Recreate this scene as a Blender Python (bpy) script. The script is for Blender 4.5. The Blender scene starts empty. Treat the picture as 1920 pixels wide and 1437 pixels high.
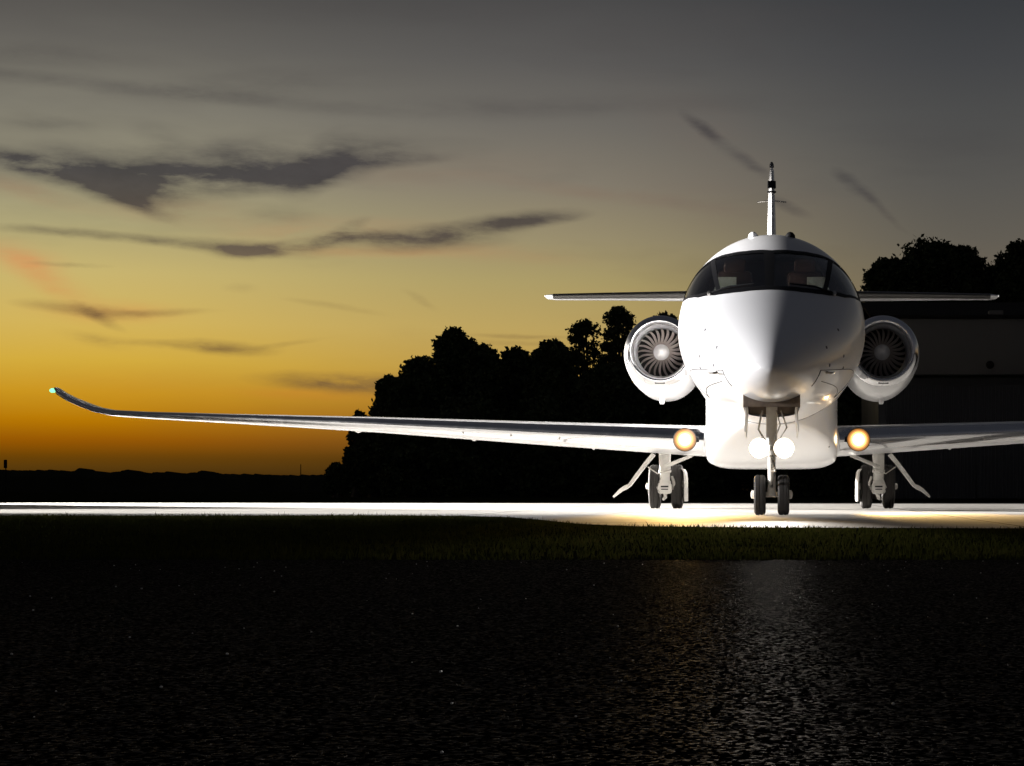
import bpy, math, random
import numpy as np
from mathutils import Vector, Matrix, noise
R = math.radians
SC = bpy.context.scene
COL = SC.collection

# ---------------------------------------------------------------- camera
H = 0.25
cd = bpy.data.cameras.new("camera"); cam = bpy.data.objects.new("camera", cd); COL.objects.link(cam)
cam.location = (0, 0, H); cam.rotation_euler = (R(90), 0, 0)
cd.sensor_width = 36; cd.lens = 69.0; cd.shift_x = -0.2536; cd.shift_y = 0.1055
cd.clip_start = 0.05; cd.clip_end = 5000
SC.camera = cam
SC.view_settings.view_transform = 'Standard'; SC.view_settings.look = 'None'
SC.view_settings.exposure = 0; SC.view_settings.gamma = 1
SC.cycles.max_bounces = 8; SC.cycles.sample_clamp_indirect = 12
F = 3680.0
def W(px, py, y):                      # where a point seen in the photograph lies at distance y
    return ((px - 1447) * y / F, y, H + (921 - py) * y / F)

# ---------------------------------------------------------------- node helpers
class NT:
    def __init__(s, tree): s.t = tree; s.n = tree.nodes; s.l = tree.links
    def new(s, kind, **kw):
        n = s.n.new(kind)
        for k, v in kw.items(): setattr(n, k, v)
        return n
    def put(s, sock, v):
        if hasattr(v, 'is_linked') or hasattr(v, 'node'): s.l.new(v, sock)
        else: sock.default_value = v
    def math(s, op, a, b=0.0, c=0.0, clamp=False):
        n = s.new('ShaderNodeMath', operation=op, use_clamp=clamp)
        s.put(n.inputs[0], a); s.put(n.inputs[1], b); s.put(n.inputs[2], c); return n.outputs[0]
    def ramp(s, fac, stops, interp='LINEAR'):
        n = s.new('ShaderNodeValToRGB'); e = n.color_ramp.elements; n.color_ramp.interpolation = interp
        while len(e) > 1: e.remove(e[-1])
        e[0].position = stops[0][0]; e[0].color = (*stops[0][1], 1)
        for p, c in stops[1:]:
            q = e.new(p); q.color = (*c, 1)
        s.put(n.inputs[0], fac); return n.outputs[0]
    def mix(s, fac, a, b, blend='MIX'):
        n = s.new('ShaderNodeMix', data_type='RGBA', blend_type=blend)
        s.put(n.inputs[0], fac); s.put(n.inputs[6], a); s.put(n.inputs[7], b); return n.outputs[2]
    def maprange(s, v, a, b, c, d, interp='LINEAR'):
        n = s.new('ShaderNodeMapRange', interpolation_type=interp)
        s.put(n.inputs[0], v)
        for i, q in zip((1, 2, 3, 4), (a, b, c, d)): s.put(n.inputs[i], q)
        return n.outputs[0]
    def noise(s, vec, scale, detail=4, rough=.5, dist=0.0):
        n = s.new('ShaderNodeTexNoise'); s.put(n.inputs['Vector'], vec)
        n.inputs['Scale'].default_value = scale; n.inputs['Detail'].default_value = detail
        n.inputs['Roughness'].default_value = rough; n.inputs['Distortion'].default_value = dist
        return n
def srgb(r, g, b):
    f = lambda c: (c / 255 / 12.92) if c <= 10 else ((c / 255 + .055) / 1.055) ** 2.4
    return (f(r), f(g), f(b))

# ---------------------------------------------------------------- world: the dusk sky
w = bpy.data.worlds.new("World"); SC.world = w; w.use_nodes = True
nt = NT(w.node_tree); nt.n.clear()
geo = nt.new('ShaderNodeTexCoord')
sep = nt.new('ShaderNodeSeparateXYZ'); nt.l.new(geo.outputs['Generated'], sep.inputs[0])
dx, dy, dz = sep.outputs
ady = nt.math('MAXIMUM', nt.math('ABSOLUTE', dy), 0.02)
A = nt.math('DIVIDE', dx, ady)                                 # bearing left and right of north
hor = nt.math('SQRT', nt.math('ADD', nt.math('MULTIPLY', dx, dx), nt.math('MULTIPLY', dy, dy)))
V = nt.math('DIVIDE', dz, nt.math('MAXIMUM', hor, .02))        # height above the horizon
v1 = nt.maprange(V, 0, .5, 0, 1)
def e(py): return max(0, (921 - py) / F / .5)
left = [(e(905), (60, 38, 8)), (e(880), (88, 58, 12)), (e(860), (106, 66, 6)), (e(830), (152, 88, 2)), (e(795), (184, 120, 4)), (e(745), (206, 152, 30)), (e(690), (212, 172, 62)),
        (e(620), (211, 180, 92)), (e(530), (200, 180, 112)), (e(450), (174, 164, 120)), (e(350), (150, 144, 122)), (e(240), (129, 125, 112)), (e(120), (102, 99, 93)),
        (e(0), (78, 76, 74)), (.75, (60, 60, 63)), (1, (50, 50, 55))]
mid = [(e(905), (56, 38, 16)), (e(860), (86, 58, 16)), (e(800), (146, 98, 34)), (e(745), (180, 134, 52)), (e(690), (190, 154, 76)),
       (e(620), (188, 162, 96)), (e(530), (172, 156, 104)), (e(450), (154, 142, 110)), (e(350), (132, 124, 109)), (e(240), (112, 108, 101)), (e(120), (92, 90, 88)),
       (e(0), (75, 74, 74)), (.75, (56, 56, 60)), (1, (48, 48, 54))]
right = [(e(905), (40, 30, 20)), (e(700), (120, 100, 72)), (e(560), (112, 101, 84)), (e(450), (98, 93, 84)), (e(350), (88, 86, 82)), (e(240), (79, 79, 78)), (e(120), (68, 69, 71)),
         (e(0), (58, 60, 63)), (.75, (46, 48, 52)), (1, (40, 42, 48))]
def st(l): return [(p, srgb(*c)) for p, c in sorted(l)]
cl, cm, cr = nt.ramp(v1, st(left)), nt.ramp(v1, st(mid)), nt.ramp(v1, st(right))
fa = nt.maprange(A, -.36, -.10, 0, 1, 'SMOOTHSTEP'); fb = nt.maprange(A, -.13, .11, 0, 1, 'SMOOTHSTEP')
sky = nt.mix(fb, nt.mix(fa, cl, cm), cr)
# wisps of cloud: (photo x, y, half length, half height, tilt in degrees, density)
vec = nt.new('ShaderNodeCombineXYZ'); nt.put(vec.inputs[0], A); nt.put(vec.inputs[1], V)
wp = nt.new('ShaderNodeMapping'); wp.inputs['Scale'].default_value = (9, 26, 1); nt.l.new(vec.outputs[0], wp.inputs[0])
wn = nt.noise(wp.outputs[0], 1.0, 8, .68)
ws = nt.new('ShaderNodeVectorMath', operation='SUBTRACT'); nt.l.new(wn.outputs['Color'], ws.inputs[0]); ws.inputs[1].default_value = (.5, .5, .5)
wm = nt.new('ShaderNodeVectorMath', operation='MULTIPLY'); nt.l.new(ws.outputs[0], wm.inputs[0]); wm.inputs[1].default_value = (.016, .0065, 0)
wa = nt.new('ShaderNodeVectorMath', operation='ADD'); nt.l.new(vec.outputs[0], wa.inputs[0]); nt.l.new(wm.outputs[0], wa.inputs[1])
def blobs(lst):
    tot = None
    for (px, py, hl, hh, tilt, dens) in lst:
        m = nt.new('ShaderNodeMapping', vector_type='TEXTURE'); nt.l.new(wa.outputs[0], m.inputs[0])
        m.inputs['Location'].default_value = ((px - 1447) / F, (921 - py) / F, 0)
        m.inputs['Rotation'].default_value = (0, 0, R(tilt)); m.inputs['Scale'].default_value = (hl / F, hh / F, 1)
        L = nt.new('ShaderNodeVectorMath', operation='LENGTH'); nt.l.new(m.outputs[0], L.inputs[0])
        d = nt.maprange(L.outputs['Value'], 1.55, .0, 0, dens, 'SMOOTHSTEP')
        tot = d if tot is None else nt.math('ADD', tot, d)
    return tot
dark = [(240, 335, 330, 36, 4, .6), (215, 375, 150, 34, -18, .75), (300, 370, 120, 34, 0, .8), (90, 360, 170, 20, -14, .7), (20, 345, 120, 14, -5, .7),
        (440, 348, 200, 36, 3, 1.05), (540, 346, 130, 30, 8, .9), (120, 352, 200, 16, -9, .7), (600, 326, 80, 38, 45, .9), (690, 298, 100, 28, 8, .95), (750, 310, 100, 13, 4, .8), (265, 415, 60, 14, -20, .6),
        (300, 285, 50, 30, -20, .22), (480, 300, 100, 22, 0, .35),
        (180, 470, 210, 10, -3, .8), (430, 478, 170, 14, -2, .9), (450, 488, 60, 14, 0, .5), (570, 468, 130, 13, 9, 1.1), (640, 446, 55, 12, 25, 1.1), (700, 452, 90, 12, 0, .7), (790, 455, 170, 24, 3, .9),
        (900, 432, 160, 19, 10, 1.0), (1010, 414, 90, 13, 8, .8), (510, 420, 80, 18, 0, .22),
        (130, 523, 80, 5, 0, .5), (150, 598, 110, 13, -4, .85), (185, 610, 50, 10, -25, .6), (300, 600, 90, 7, 3, .35), (420, 662, 100, 14, -2, 1.0), (280, 657, 150, 9, -3, .45), (180, 652, 60, 12, -10, .3),
        (555, 650, 70, 6, 8, .55), (450, 552, 30, 8, 0, .2), (625, 583, 80, 6, -8, .25), (790, 568, 30, 8, -30, .2), (640, 722, 150, 17, -1, 1.2), (720, 728, 130, 20, 0, 1.0),
        (975, 632, 90, 5, -1, .7), (960, 645, 100, 5, 0, .35),
        (250, 205, 420, 14, -2, .38), (480, 185, 260, 26, 6, .3), (1000, 205, 420, 22, 2, .28), (80, 155, 240, 20, 0, .25), (70, 275, 100, 14, 0, .2),
        (1350, 265, 90, 12, -38, .8), (1310, 235, 40, 10, -30, .7), (1400, 312, 60, 12, -30, .6), (1480, 390, 40, 11, -22, .9), (1600, 350, 45, 15, -38, 1.0), (1650, 395, 60, 8, -42, .9),
        (1400, 90, 60, 30, -40, .1)]
pink = [(25, 510, 90, 26, -8, .42), (90, 548, 100, 24, -25, .42), (30, 390, 130, 18, -12, .45), (600, 440, 220, 22, 2, .35), (800, 330, 250, 34, 4, .2), (900, 478, 190, 18, -2, .25), (650, 478, 200, 12, 0, .3),
        (1150, 368, 240, 14, -7, .4), (330, 415, 130, 26, 0, .35), (260, 735, 200, 30, 0, .1), (200, 600, 130, 20, 0, .35), (600, 745, 180, 12, 0, .3), (1400, 380, 220, 60, -10, .2), (1330, 250, 160, 60, -25, .2)]
fm = nt.new('ShaderNodeMapping'); fm.inputs['Scale'].default_value = (18, 70, 1); fm.inputs['Rotation'].default_value = (0, 0, R(-4)); nt.l.new(wa.outputs[0], fm.inputs[0])
fn = nt.noise(fm.outputs[0], 1.0, 6, .62)
tex = nt.maprange(fn.outputs['Fac'], .30, .68, .15, 1.3)
crisp = [b_ for b_ in dark if b_[5] >= .42]; faint = [b_ for b_ in dark if b_[5] < .42]
S = nt.math('MINIMUM', blobs(crisp), 1.7)
S = nt.math('MULTIPLY', S, nt.maprange(fn.outputs['Fac'], .32, .68, .25, 1.3))
dD = nt.math('ADD', nt.maprange(S, .05, 1.45, 0, .95), nt.math('MULTIPLY', blobs(faint), tex)); dP = nt.math('MULTIPLY', blobs(pink), tex)
lm = nt.new('ShaderNodeMapping'); lm.inputs['Scale'].default_value = (3.5, 16, 1); nt.l.new(wa.outputs[0], lm.inputs[0])
ln = nt.noise(lm.outputs[0], 1.0, 5, .55)
broad = nt.math('MULTIPLY', nt.maprange(ln.outputs['Fac'], .5, .75, 0, .34), nt.maprange(V, .06, .12, .4, 1))
pinkc = nt.ramp(v1, [(e(900), srgb(120, 70, 30)), (e(740), srgb(206, 128, 50)), (e(520), srgb(216, 148, 92)), (e(380), srgb(152, 124, 100)), (e(100), srgb(104, 92, 90))])
sky = nt.mix(nt.math('MINIMUM', dP, .8), sky, nt.mix(nt.maprange(A, -.2, 0, 0, 1), pinkc, (*srgb(112, 98, 90), 1)))
darkc = nt.ramp(v1, [(e(900), srgb(70, 42, 20)), (e(720), srgb(108, 84, 58)), (e(600), srgb(118, 92, 62)), (e(480), srgb(84, 74, 68)), (e(350), srgb(60, 58, 62)), (e(150), srgb(72, 68, 68))])
km = nt.new('ShaderNodeMapping'); km.inputs['Scale'].default_value = (14, 34, 1); km.inputs['Rotation'].default_value = (0, 0, R(8)); nt.l.new(wa.outputs[0], km.inputs[0])
kn = nt.noise(km.outputs[0], 1.0, 7, .65)
darkc = nt.mix(1.0, darkc, nt.ramp(nt.maprange(kn.outputs['Fac'], .3, .7, 0, 1), [(0, (.72, .72, .74)), (1, (1.3, 1.28, 1.25))]), 'MULTIPLY')
sky = nt.mix(nt.math('MINIMUM', nt.math('ADD', dD, broad), .9), sky, darkc)
back = nt.ramp(v1, [(0, (.05, .045, .045)), (.4, (.05, .05, .056)), (1, (.035, .037, .043))])
sky = nt.mix(nt.maprange(dy, -.2, .25, 1, 0), sky, back)
sky = nt.mix(nt.maprange(V, .45, 1.6, 0, 1), sky, (.022, .024, .030, 1))
sky = nt.mix(nt.maprange(dz, -.02, 0, 1, 0), sky, (.004, .003, .003, 1))
bg = nt.new('ShaderNodeBackground'); nt.l.new(sky, bg.inputs[0]); bg.inputs[1].default_value = 1.0
ow = nt.new('ShaderNodeOutputWorld'); nt.l.new(bg.outputs[0], ow.inputs[0])

# afterglow of the sun, which has just set on the left beyond the field
sl = bpy.data.lights.new("afterglow_sun", 'SUN'); sl.energy = 0.02; sl.angle = R(8); sl.color = (1, .55, .25)
so = bpy.data.objects.new("afterglow_sun", sl); COL.objects.link(so)
so.rotation_euler = Vector((-.45, 1, .03)).to_track_quat('Z', 'Y').to_euler()

def spot(name, loc, aim, power, size, blend, color=(1, 1, 1), rad=.05):
    l = bpy.data.lights.new(name, 'SPOT'); l.energy = power; l.spot_size = R(size); l.spot_blend = blend; l.color = color; l.shadow_soft_size = rad
    o = bpy.data.objects.new(name, l); COL.objects.link(o); o.location = loc
    o.rotation_euler = (Vector(loc) - Vector(aim)).to_track_quat('Z', 'Y').to_euler(); return o
# unseen floodlights added left of view to light the fuselage and the concrete
spot('unseen_flood_beam', (-21, 18.4, 3.8), (0, 21.4, 2.6), 52000, 22, .8, (1, .98, .97), 1.5)
spot('unseen_flood_beam', (-44, 24.0, 11.0), (0, 25.6, .3), 300000, 13, .5, (1, .96, .90), .3)
spot('unseen_flood_beam', (-23, 45.0, 3.4), (1, 32.0, 0), 210000, 34, .35, (1, .95, .88), .3)
# the aircraft's own lamps
for s in (-1, 1):
    spot('taxi_lamp_beam', (s * .13, 20.42, .70), (s * .13, 8.0, .25), 1050, 19, 1.0, (1, .95, .88), .07)
    spot('landing_lamp_beam', (s * 1.15, 25.86, .93), (s * 1.6 + .9, 16.5, -1.0), 5000, 23, 1.0, (1, .62, .20), .08)

# ---------------------------------------------------------------- materials
def mat(name, col, rough=.5, metal=0, coat=0, var=0, vscale=4, bump=0, bscale=40, emit=None, trans=0, ior=1.45, spec=None):
    m = bpy.data.materials.new(name); m.use_nodes = True; t = NT(m.node_tree)
    b = t.n['Principled BSDF']
    b.inputs['Base Color'].default_value = (*col, 1); b.inputs['Roughness'].default_value = rough; b.inputs['Metallic'].default_value = metal
    b.inputs['Coat Weight'].default_value = coat; b.inputs['Coat Roughness'].default_value = .06
    b.inputs['Transmission Weight'].default_value = trans; b.inputs['IOR'].default_value = ior
    if spec is not None: b.inputs['Specular IOR Level'].default_value = spec
    if emit: b.inputs['Emission Color'].default_value = (*emit[0], 1); b.inputs['Emission Strength'].default_value = emit[1]
    g = t.new('ShaderNodeNewGeometry')
    n = t.noise(g.outputs['Position'], vscale, 6, .6)
    if var:
        k = t.maprange(n.outputs['Fac'], .3, .7, 1 - var, 1 + var)
        c = t.new('ShaderNodeVectorMath', operation='SCALE'); c.inputs[0].default_value = col; t.l.new(k, c.inputs['Scale'])
        t.l.new(c.outputs[0], b.inputs['Base Color'])
        t.l.new(t.maprange(n.outputs['Fac'], .3, .7, rough * .8, min(1, rough * 1.2)), b.inputs['Roughness'])
    if bump:
        q = t.noise(g.outputs['Position'], bscale, 4, .6)
        bn = t.new('ShaderNodeBump'); bn.inputs['Strength'].default_value = bump; bn.inputs['Distance'].default_value = .01
        t.l.new(q.outputs['Fac'], bn.inputs['Height']); t.l.new(bn.outputs[0], b.inputs['Normal'])
    return m
M = dict(
    paint=mat('white_paint', (.78, .78, .80), .28, coat=.5, bump=.02, bscale=1.3),
    dot=mat('port_metal', (.10, .10, .11), .5),
    seam=mat('seam_black', (.02, .02, .02), .6),
    chrome=mat('polished_aluminium', (.86, .86, .88), .14, 1, var=.04, vscale=6, bump=.04, bscale=5),
    inlet=mat('inlet_lining', (.55, .55, .57), .35, .2, var=.08),
    alu=mat('gear_white_paint', (.72, .70, .66), .4, var=.06, vscale=20),
    steel=mat('gear_steel', (.5, .48, .45), .3, 1, var=.1, vscale=20),
    blade=mat('fan_titanium', (.50, .44, .40), .5, .1, var=.1, vscale=30),
    cavity=mat('duct_black', (.012, .011, .010), .7),
    spin=mat('spinner_paint', (.88, .86, .84), .35, 0),
    tyre=mat('tyre_rubber', (.035, .032, .030), .7, bump=.3, bscale=60),
    glass=mat('windshield_glass', (.72, .74, .74), .02, trans=1, ior=1.35),
    frame=mat('windshield_surround', (.006, .006, .007), .55, spec=.15),
    boot=mat('shade_rubber', (.06, .058, .056), .35),  # dark rubber put on the tailplane edge for its shade
    seat=mat('brown_leather', (.075, .036, .022), .5, var=.15, vscale=12),
    cabin=mat('cabin_dark_trim', (.02, .014, .012), .7),
    cream=mat('cream_trim', (.75, .76, .62), .6),
    bay=mat('gear_bay_primer', (.24, .19, .15), .6, var=.25, vscale=14),
    lampw=mat('lit_taxi_lamp', (.05, .05, .05), .3, emit=((1, .93, .82), 120)),
    lampy=mat('lit_landing_lamp', (.05, .04, .03), .3, emit=((1, .60, .20), 25)),
    navg=mat('lit_green_navigation_lamp', (.1, .9, .5), .3, emit=((.25, 1, .5), 1.6)),
    navc=mat('clear_tail_lamp', (.8, .8, .8), .15, emit=((1, .95, .9), .5)),
    bark=mat('bark', (.06, .045, .035), .9, var=.3, vscale=8, bump=.5, bscale=12),
    leaf=mat('foliage', (.045, .055, .025), .8, var=.35, vscale=1.2, spec=.15),
    farwood=mat('far_wood', (.03, .03, .02), .95, var=.3, vscale=.1, spec=0),
    hang=mat('hangar_cladding', (.11, .10, .09), .6, var=.12, vscale=.6),
    hdoor=mat('hangar_door_sheet', (.06, .06, .063), .5, var=.15, vscale=.8),
    roof=mat('hangar_roof_sheet', (.02, .018, .016), .95, var=.1, spec=.02),
    stand=mat('floodlight_yellow', (.6, .4, .05), .5, var=.1),
)
def lens(m, core, rim, cx, cz, r, warm=False):  # emission fading from core to rim paints lamp glare onto an oversized lens
    t = NT(m.node_tree); b = t.n['Principled BSDF']; g = t.new('ShaderNodeNewGeometry')
    sx = t.new('ShaderNodeSeparateXYZ'); t.l.new(g.outputs['Position'], sx.inputs[0])
    ax = t.math('SUBTRACT', t.math('ABSOLUTE', sx.outputs[0]), cx); az = t.math('SUBTRACT', sx.outputs[2], cz)
    d = t.math('DIVIDE', t.math('SQRT', t.math('ADD', t.math('MULTIPLY', ax, ax), t.math('MULTIPLY', az, az))), r)
    t.l.new(t.math('MULTIPLY', t.math('EXPONENT', t.math('MULTIPLY', d, -rim)), core), b.inputs['Emission Strength'])
    if warm: t.l.new(t.ramp(d, [(0, (1, .92, .75)), (.45, (1, .62, .22)), (1, (1, .34, .05))]), b.inputs['Emission Color'])
lens(M['lampw'], 110, 3.6, .13, .70, .11)
lens(M['lampy'], 110, 6.0, 1.15, .93, .15, True)
# inside faces of the lit lens only shine forward; keep them simple

def tag(o, label=None, cat=None, group=None, kind=None):
    if label: o['label'] = label
    if cat: o['category'] = cat
    if group: o['group'] = group
    if kind: o['kind'] = kind
    return o
def mk(name, V_, F_, m, parent=None, smooth=True, sharp=35):
    me = bpy.data.meshes.new(name); me.from_pydata([tuple(v) for v in V_], [], F_); me.validate(); me.update()
    o = bpy.data.objects.new(name, me); COL.objects.link(o)
    if m: me.materials.append(m)
    if smooth:
        me.polygons.foreach_set('use_smooth', [True] * len(me.polygons)); me.set_sharp_from_angle(angle=R(sharp))
    if parent:
        o.parent = parent
        rt = parent
        while rt.parent: rt = rt.parent
        o.matrix_parent_inverse = Matrix.Translation(-rt.location) if parent is rt else Matrix.Identity(4)
    return o
class MB:
    def __init__(s): s.v = []; s.f = []
    def add(s, v, f):
        k = len(s.v); s.v += [tuple(p) for p in v]; s.f += [tuple(i + k for i in q) for q in f]; return s
    def loft(s, rings, cap=True, closed=True):
        n = len(rings[0]); v = [p for r in rings for p in r]; f = []
        for i in range(len(rings) - 1):
            for j in range(n if closed else n - 1):
                a, b = i * n + j, i * n + (j + 1) % n
                f.append((a, b, b + n, a + n))
        if cap and closed: f.append(tuple(range(n))[::-1]); f.append(tuple((len(rings) - 1) * n + j for j in range(n)))
        return s.add(v, f)
    def tube(s, pts, rad, n=10):
        pts = [Vector(p) for p in pts]; rad = rad if isinstance(rad, (list, tuple)) else [rad] * len(pts)
        rings = []
        for i, p in enumerate(pts):
            d = (pts[min(i + 1, len(pts) - 1)] - pts[max(i - 1, 0)]).normalized()
            u = d.cross(Vector((0, 0, 1)) if abs(d.z) < .9 else Vector((1, 0, 0))).normalized(); q = d.cross(u)
            rings.append([p + (u * math.cos(a) + q * math.sin(a)) * rad[i] for a in [k * 2 * math.pi / n for k in range(n)]])
        return s.loft(rings)
    def box(s, c, size, bev=.0):
        x, y, z = [k / 2 for k in size]; b = min(bev or min(size) * .12, min(size) * .45)
        prof = []
        for (sx, sy, a0) in ((1, 1, 0), (-1, 1, 90), (-1, -1, 180), (1, -1, 270)):
            for a in (0, 45, 90): prof.append((sx * (x - b) + b * math.cos(R(a0 + a)), sy * (y - b) + b * math.sin(R(a0 + a))))
        def ring(k, zz):
            return [(c[0] + px * (1 - (k / x if px else 0)), c[1] + py * (1 - k / y), c[2] + zz) for px, py in prof]
        return s.loft([ring(b, -z), ring(b * .3, -z + b * .3), ring(0, -z + b), ring(0, z - b), ring(b * .3, z - b * .3), ring(b, z)])
    def lathe(s, prof, origin, axis=(0, 1, 0), n=48, cap=False):      # prof: (along axis, radius)
        ax = Vector(axis).normalized(); u = ax.cross(Vector((0, 0, 1)) if abs(ax.z) < .9 else Vector((1, 0, 0))).normalized(); q = ax.cross(u); o = Vector(origin)
        return s.loft([[o + ax * t + (u * math.cos(a) + q * math.sin(a)) * r for a in [k * 2 * math.pi / n for k in range(n)]] for t, r in prof], cap)
    def build(s, name, m, parent=None, smooth=True, sharp=35): return mk(name, s.v, s.f, m, parent, smooth, sharp)
def empty(name, loc):
    o = bpy.data.objects.new(name, None); COL.objects.link(o); o.location = loc; o.empty_display_size = .3; return o

# ---------------------------------------------------------------- ground
def sheet(name, x0, x1, y0, y1, z, m, nx=1, ny=1):
    v = [(x0 + (x1 - x0) * i / nx, y0 + (y1 - y0) * j / ny, z) for j in range(ny + 1) for i in range(nx + 1)]
    f = [(j * (nx + 1) + i, j * (nx + 1) + i + 1, (j + 1) * (nx + 1) + i + 1, (j + 1) * (nx + 1) + i) for j in range(ny) for i in range(nx)]
    o = mk(name, v, f, m, smooth=False); return tag(o, kind='structure')
gm = mat('field_turf', (.018, .019, .009), .95, var=.4, vscale=.35, bump=.6, bscale=8, spec=.1)
t = NT(gm.node_tree); pb = t.n['Principled BSDF']; dd = t.new('ShaderNodeBsdfDiffuse')
t.l.new(pb.inputs['Base Color'].links[0].from_socket, dd.inputs[0]); t.l.new(pb.inputs['Normal'].links[0].from_socket, dd.inputs['Normal']); t.l.new(dd.outputs[0], t.n['Material Output'].inputs[0]); t.n.remove(pb)
sheet('ground', -1500, 1500, -40, 3000, -.012, gm)
# concrete apron
am = bpy.data.materials.new('apron_concrete'); am.use_nodes = True; t = NT(am.node_tree); b = t.n['Principled BSDF']
g = t.new('ShaderNodeNewGeometry')
sp = t.new('ShaderNodeSeparateXYZ'); t.l.new(g.outputs['Position'], sp.inputs[0])
n1 = t.noise(g.outputs['Position'], .5, 6, .6); n2 = t.noise(g.outputs['Position'], 30, 4, .6)
c = t.ramp(n1.outputs['Fac'], [(.3, (.42, .405, .38)), (.7, (.54, .525, .50))])
jx = t.math('LESS_THAN', t.math('ABSOLUTE', t.math('SUBTRACT', t.math('FRACT', t.math('DIVIDE', t.math('ADD', sp.outputs[0], 100.7), 5.0)), .5)), .004)
jy = t.math('LESS_THAN', t.math('ABSOLUTE', t.math('SUBTRACT', t.math('FRACT', t.math('DIVIDE', t.math('ADD', sp.outputs[1], 101.2), 6.0)), .5)), .006)
c = t.mix(t.math('MAXIMUM', jx, jy), c, (.05, .045, .04, 1))
t.l.new(c, b.inputs['Base Color']); b.inputs['Roughness'].default_value = .75
bn = t.new('ShaderNodeBump'); bn.inputs['Strength'].default_value = .25; bn.inputs['Distance'].default_value = .01; t.l.new(n2.outputs['Fac'], bn.inputs['Height']); t.l.new(bn.outputs[0], b.inputs['Normal'])
ap = [(-70, 41.5), (-70, 20.4), (-3.9, 20.4), (-3.2, 20.1), (-2.6, 19.2), (-2.0, 17.2), (-1.5, 15.2), (-1.0, 14.2), (0, 13.7), (1.5, 13.4), (60, 13.2), (60, 41.5)]
tag(mk('apron', [(x, y, -.004) for x, y in ap], [tuple(range(len(ap)))], am, smooth=False), kind='structure')
# asphalt road under the camera
rm = bpy.data.materials.new('coarse_asphalt'); rm.use_nodes = True; t = NT(rm.node_tree); b = t.n['Principled BSDF']
g = t.new('ShaderNodeNewGeometry')
vo = t.new('ShaderNodeTexVoronoi'); vo.inputs['Scale'].default_value = 160; t.l.new(g.outputs['Position'], vo.inputs['Vector'])
n1 = t.noise(g.outputs['Position'], 3, 6, .65); n2 = t.noise(g.outputs['Position'], 70, 6, .75)
sc = t.new('ShaderNodeSeparateColor'); t.l.new(vo.outputs['Color'], sc.inputs[0])
c = t.mix(n1.outputs['Fac'], (.003, .0026, .0024, 1), (.010, .009, .0085, 1))
c = t.mix(t.math('MULTIPLY', t.math('GREATER_THAN', sc.outputs[0], .86), .8), c, (.13, .12, .11, 1))
hh = t.math('ADD', t.math('MULTIPLY', vo.outputs['Distance'], -1.0), t.math('MULTIPLY', n2.outputs['Fac'], 2.2))
bn = t.new('ShaderNodeBump'); bn.inputs['Strength'].default_value = 1; bn.inputs['Distance'].default_value = .006; t.l.new(hh, bn.inputs['Height']); t.n.remove(b)
d1 = t.new('ShaderNodeBsdfDiffuse'); gl = t.new('ShaderNodeBsdfGlossy'); mx = t.new('ShaderNodeMixShader'); mx.inputs[0].default_value = .075
t.l.new(c, d1.inputs[0]); gl.inputs['Roughness'].default_value = .46; gl.inputs['Color'].default_value = (.22, .21, .20, 1)
t.l.new(bn.outputs[0], d1.inputs['Normal']); t.l.new(bn.outputs[0], gl.inputs['Normal'])
t.l.new(t.math('MULTIPLY', t.math('GREATER_THAN', sc.outputs[2], .72), t.maprange(sc.outputs[1], 0, 1, .02, .26)), mx.inputs[0])
t.l.new(d1.outputs[0], mx.inputs[1]); t.l.new(gl.outputs[0], mx.inputs[2]); t.l.new(mx.outputs[0], t.n['Material Output'].inputs[0])
sheet('road', -40, 40, -12, 7.25, -.004, rm)
rng = random.Random(4)
# grit on the asphalt
mb = MB()
for k in range(260):
    x, y = rng.uniform(-3.2, 1.6), rng.uniform(1.7, 7.1); r = rng.uniform(.0008, .0025)
    mb.lathe([(0, r * .7), (r * .6, r), (r * 1.2, r * .5)], (x, y, -.004), (0, 0, 1), 6, True)
tag(mb.build('grit', mat('pale_grit', (.8, .78, .74), .4, var=.3, vscale=60), smooth=False), 'pale specks of loose grit scattered on the dark asphalt', 'grit', kind='stuff')

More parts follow.
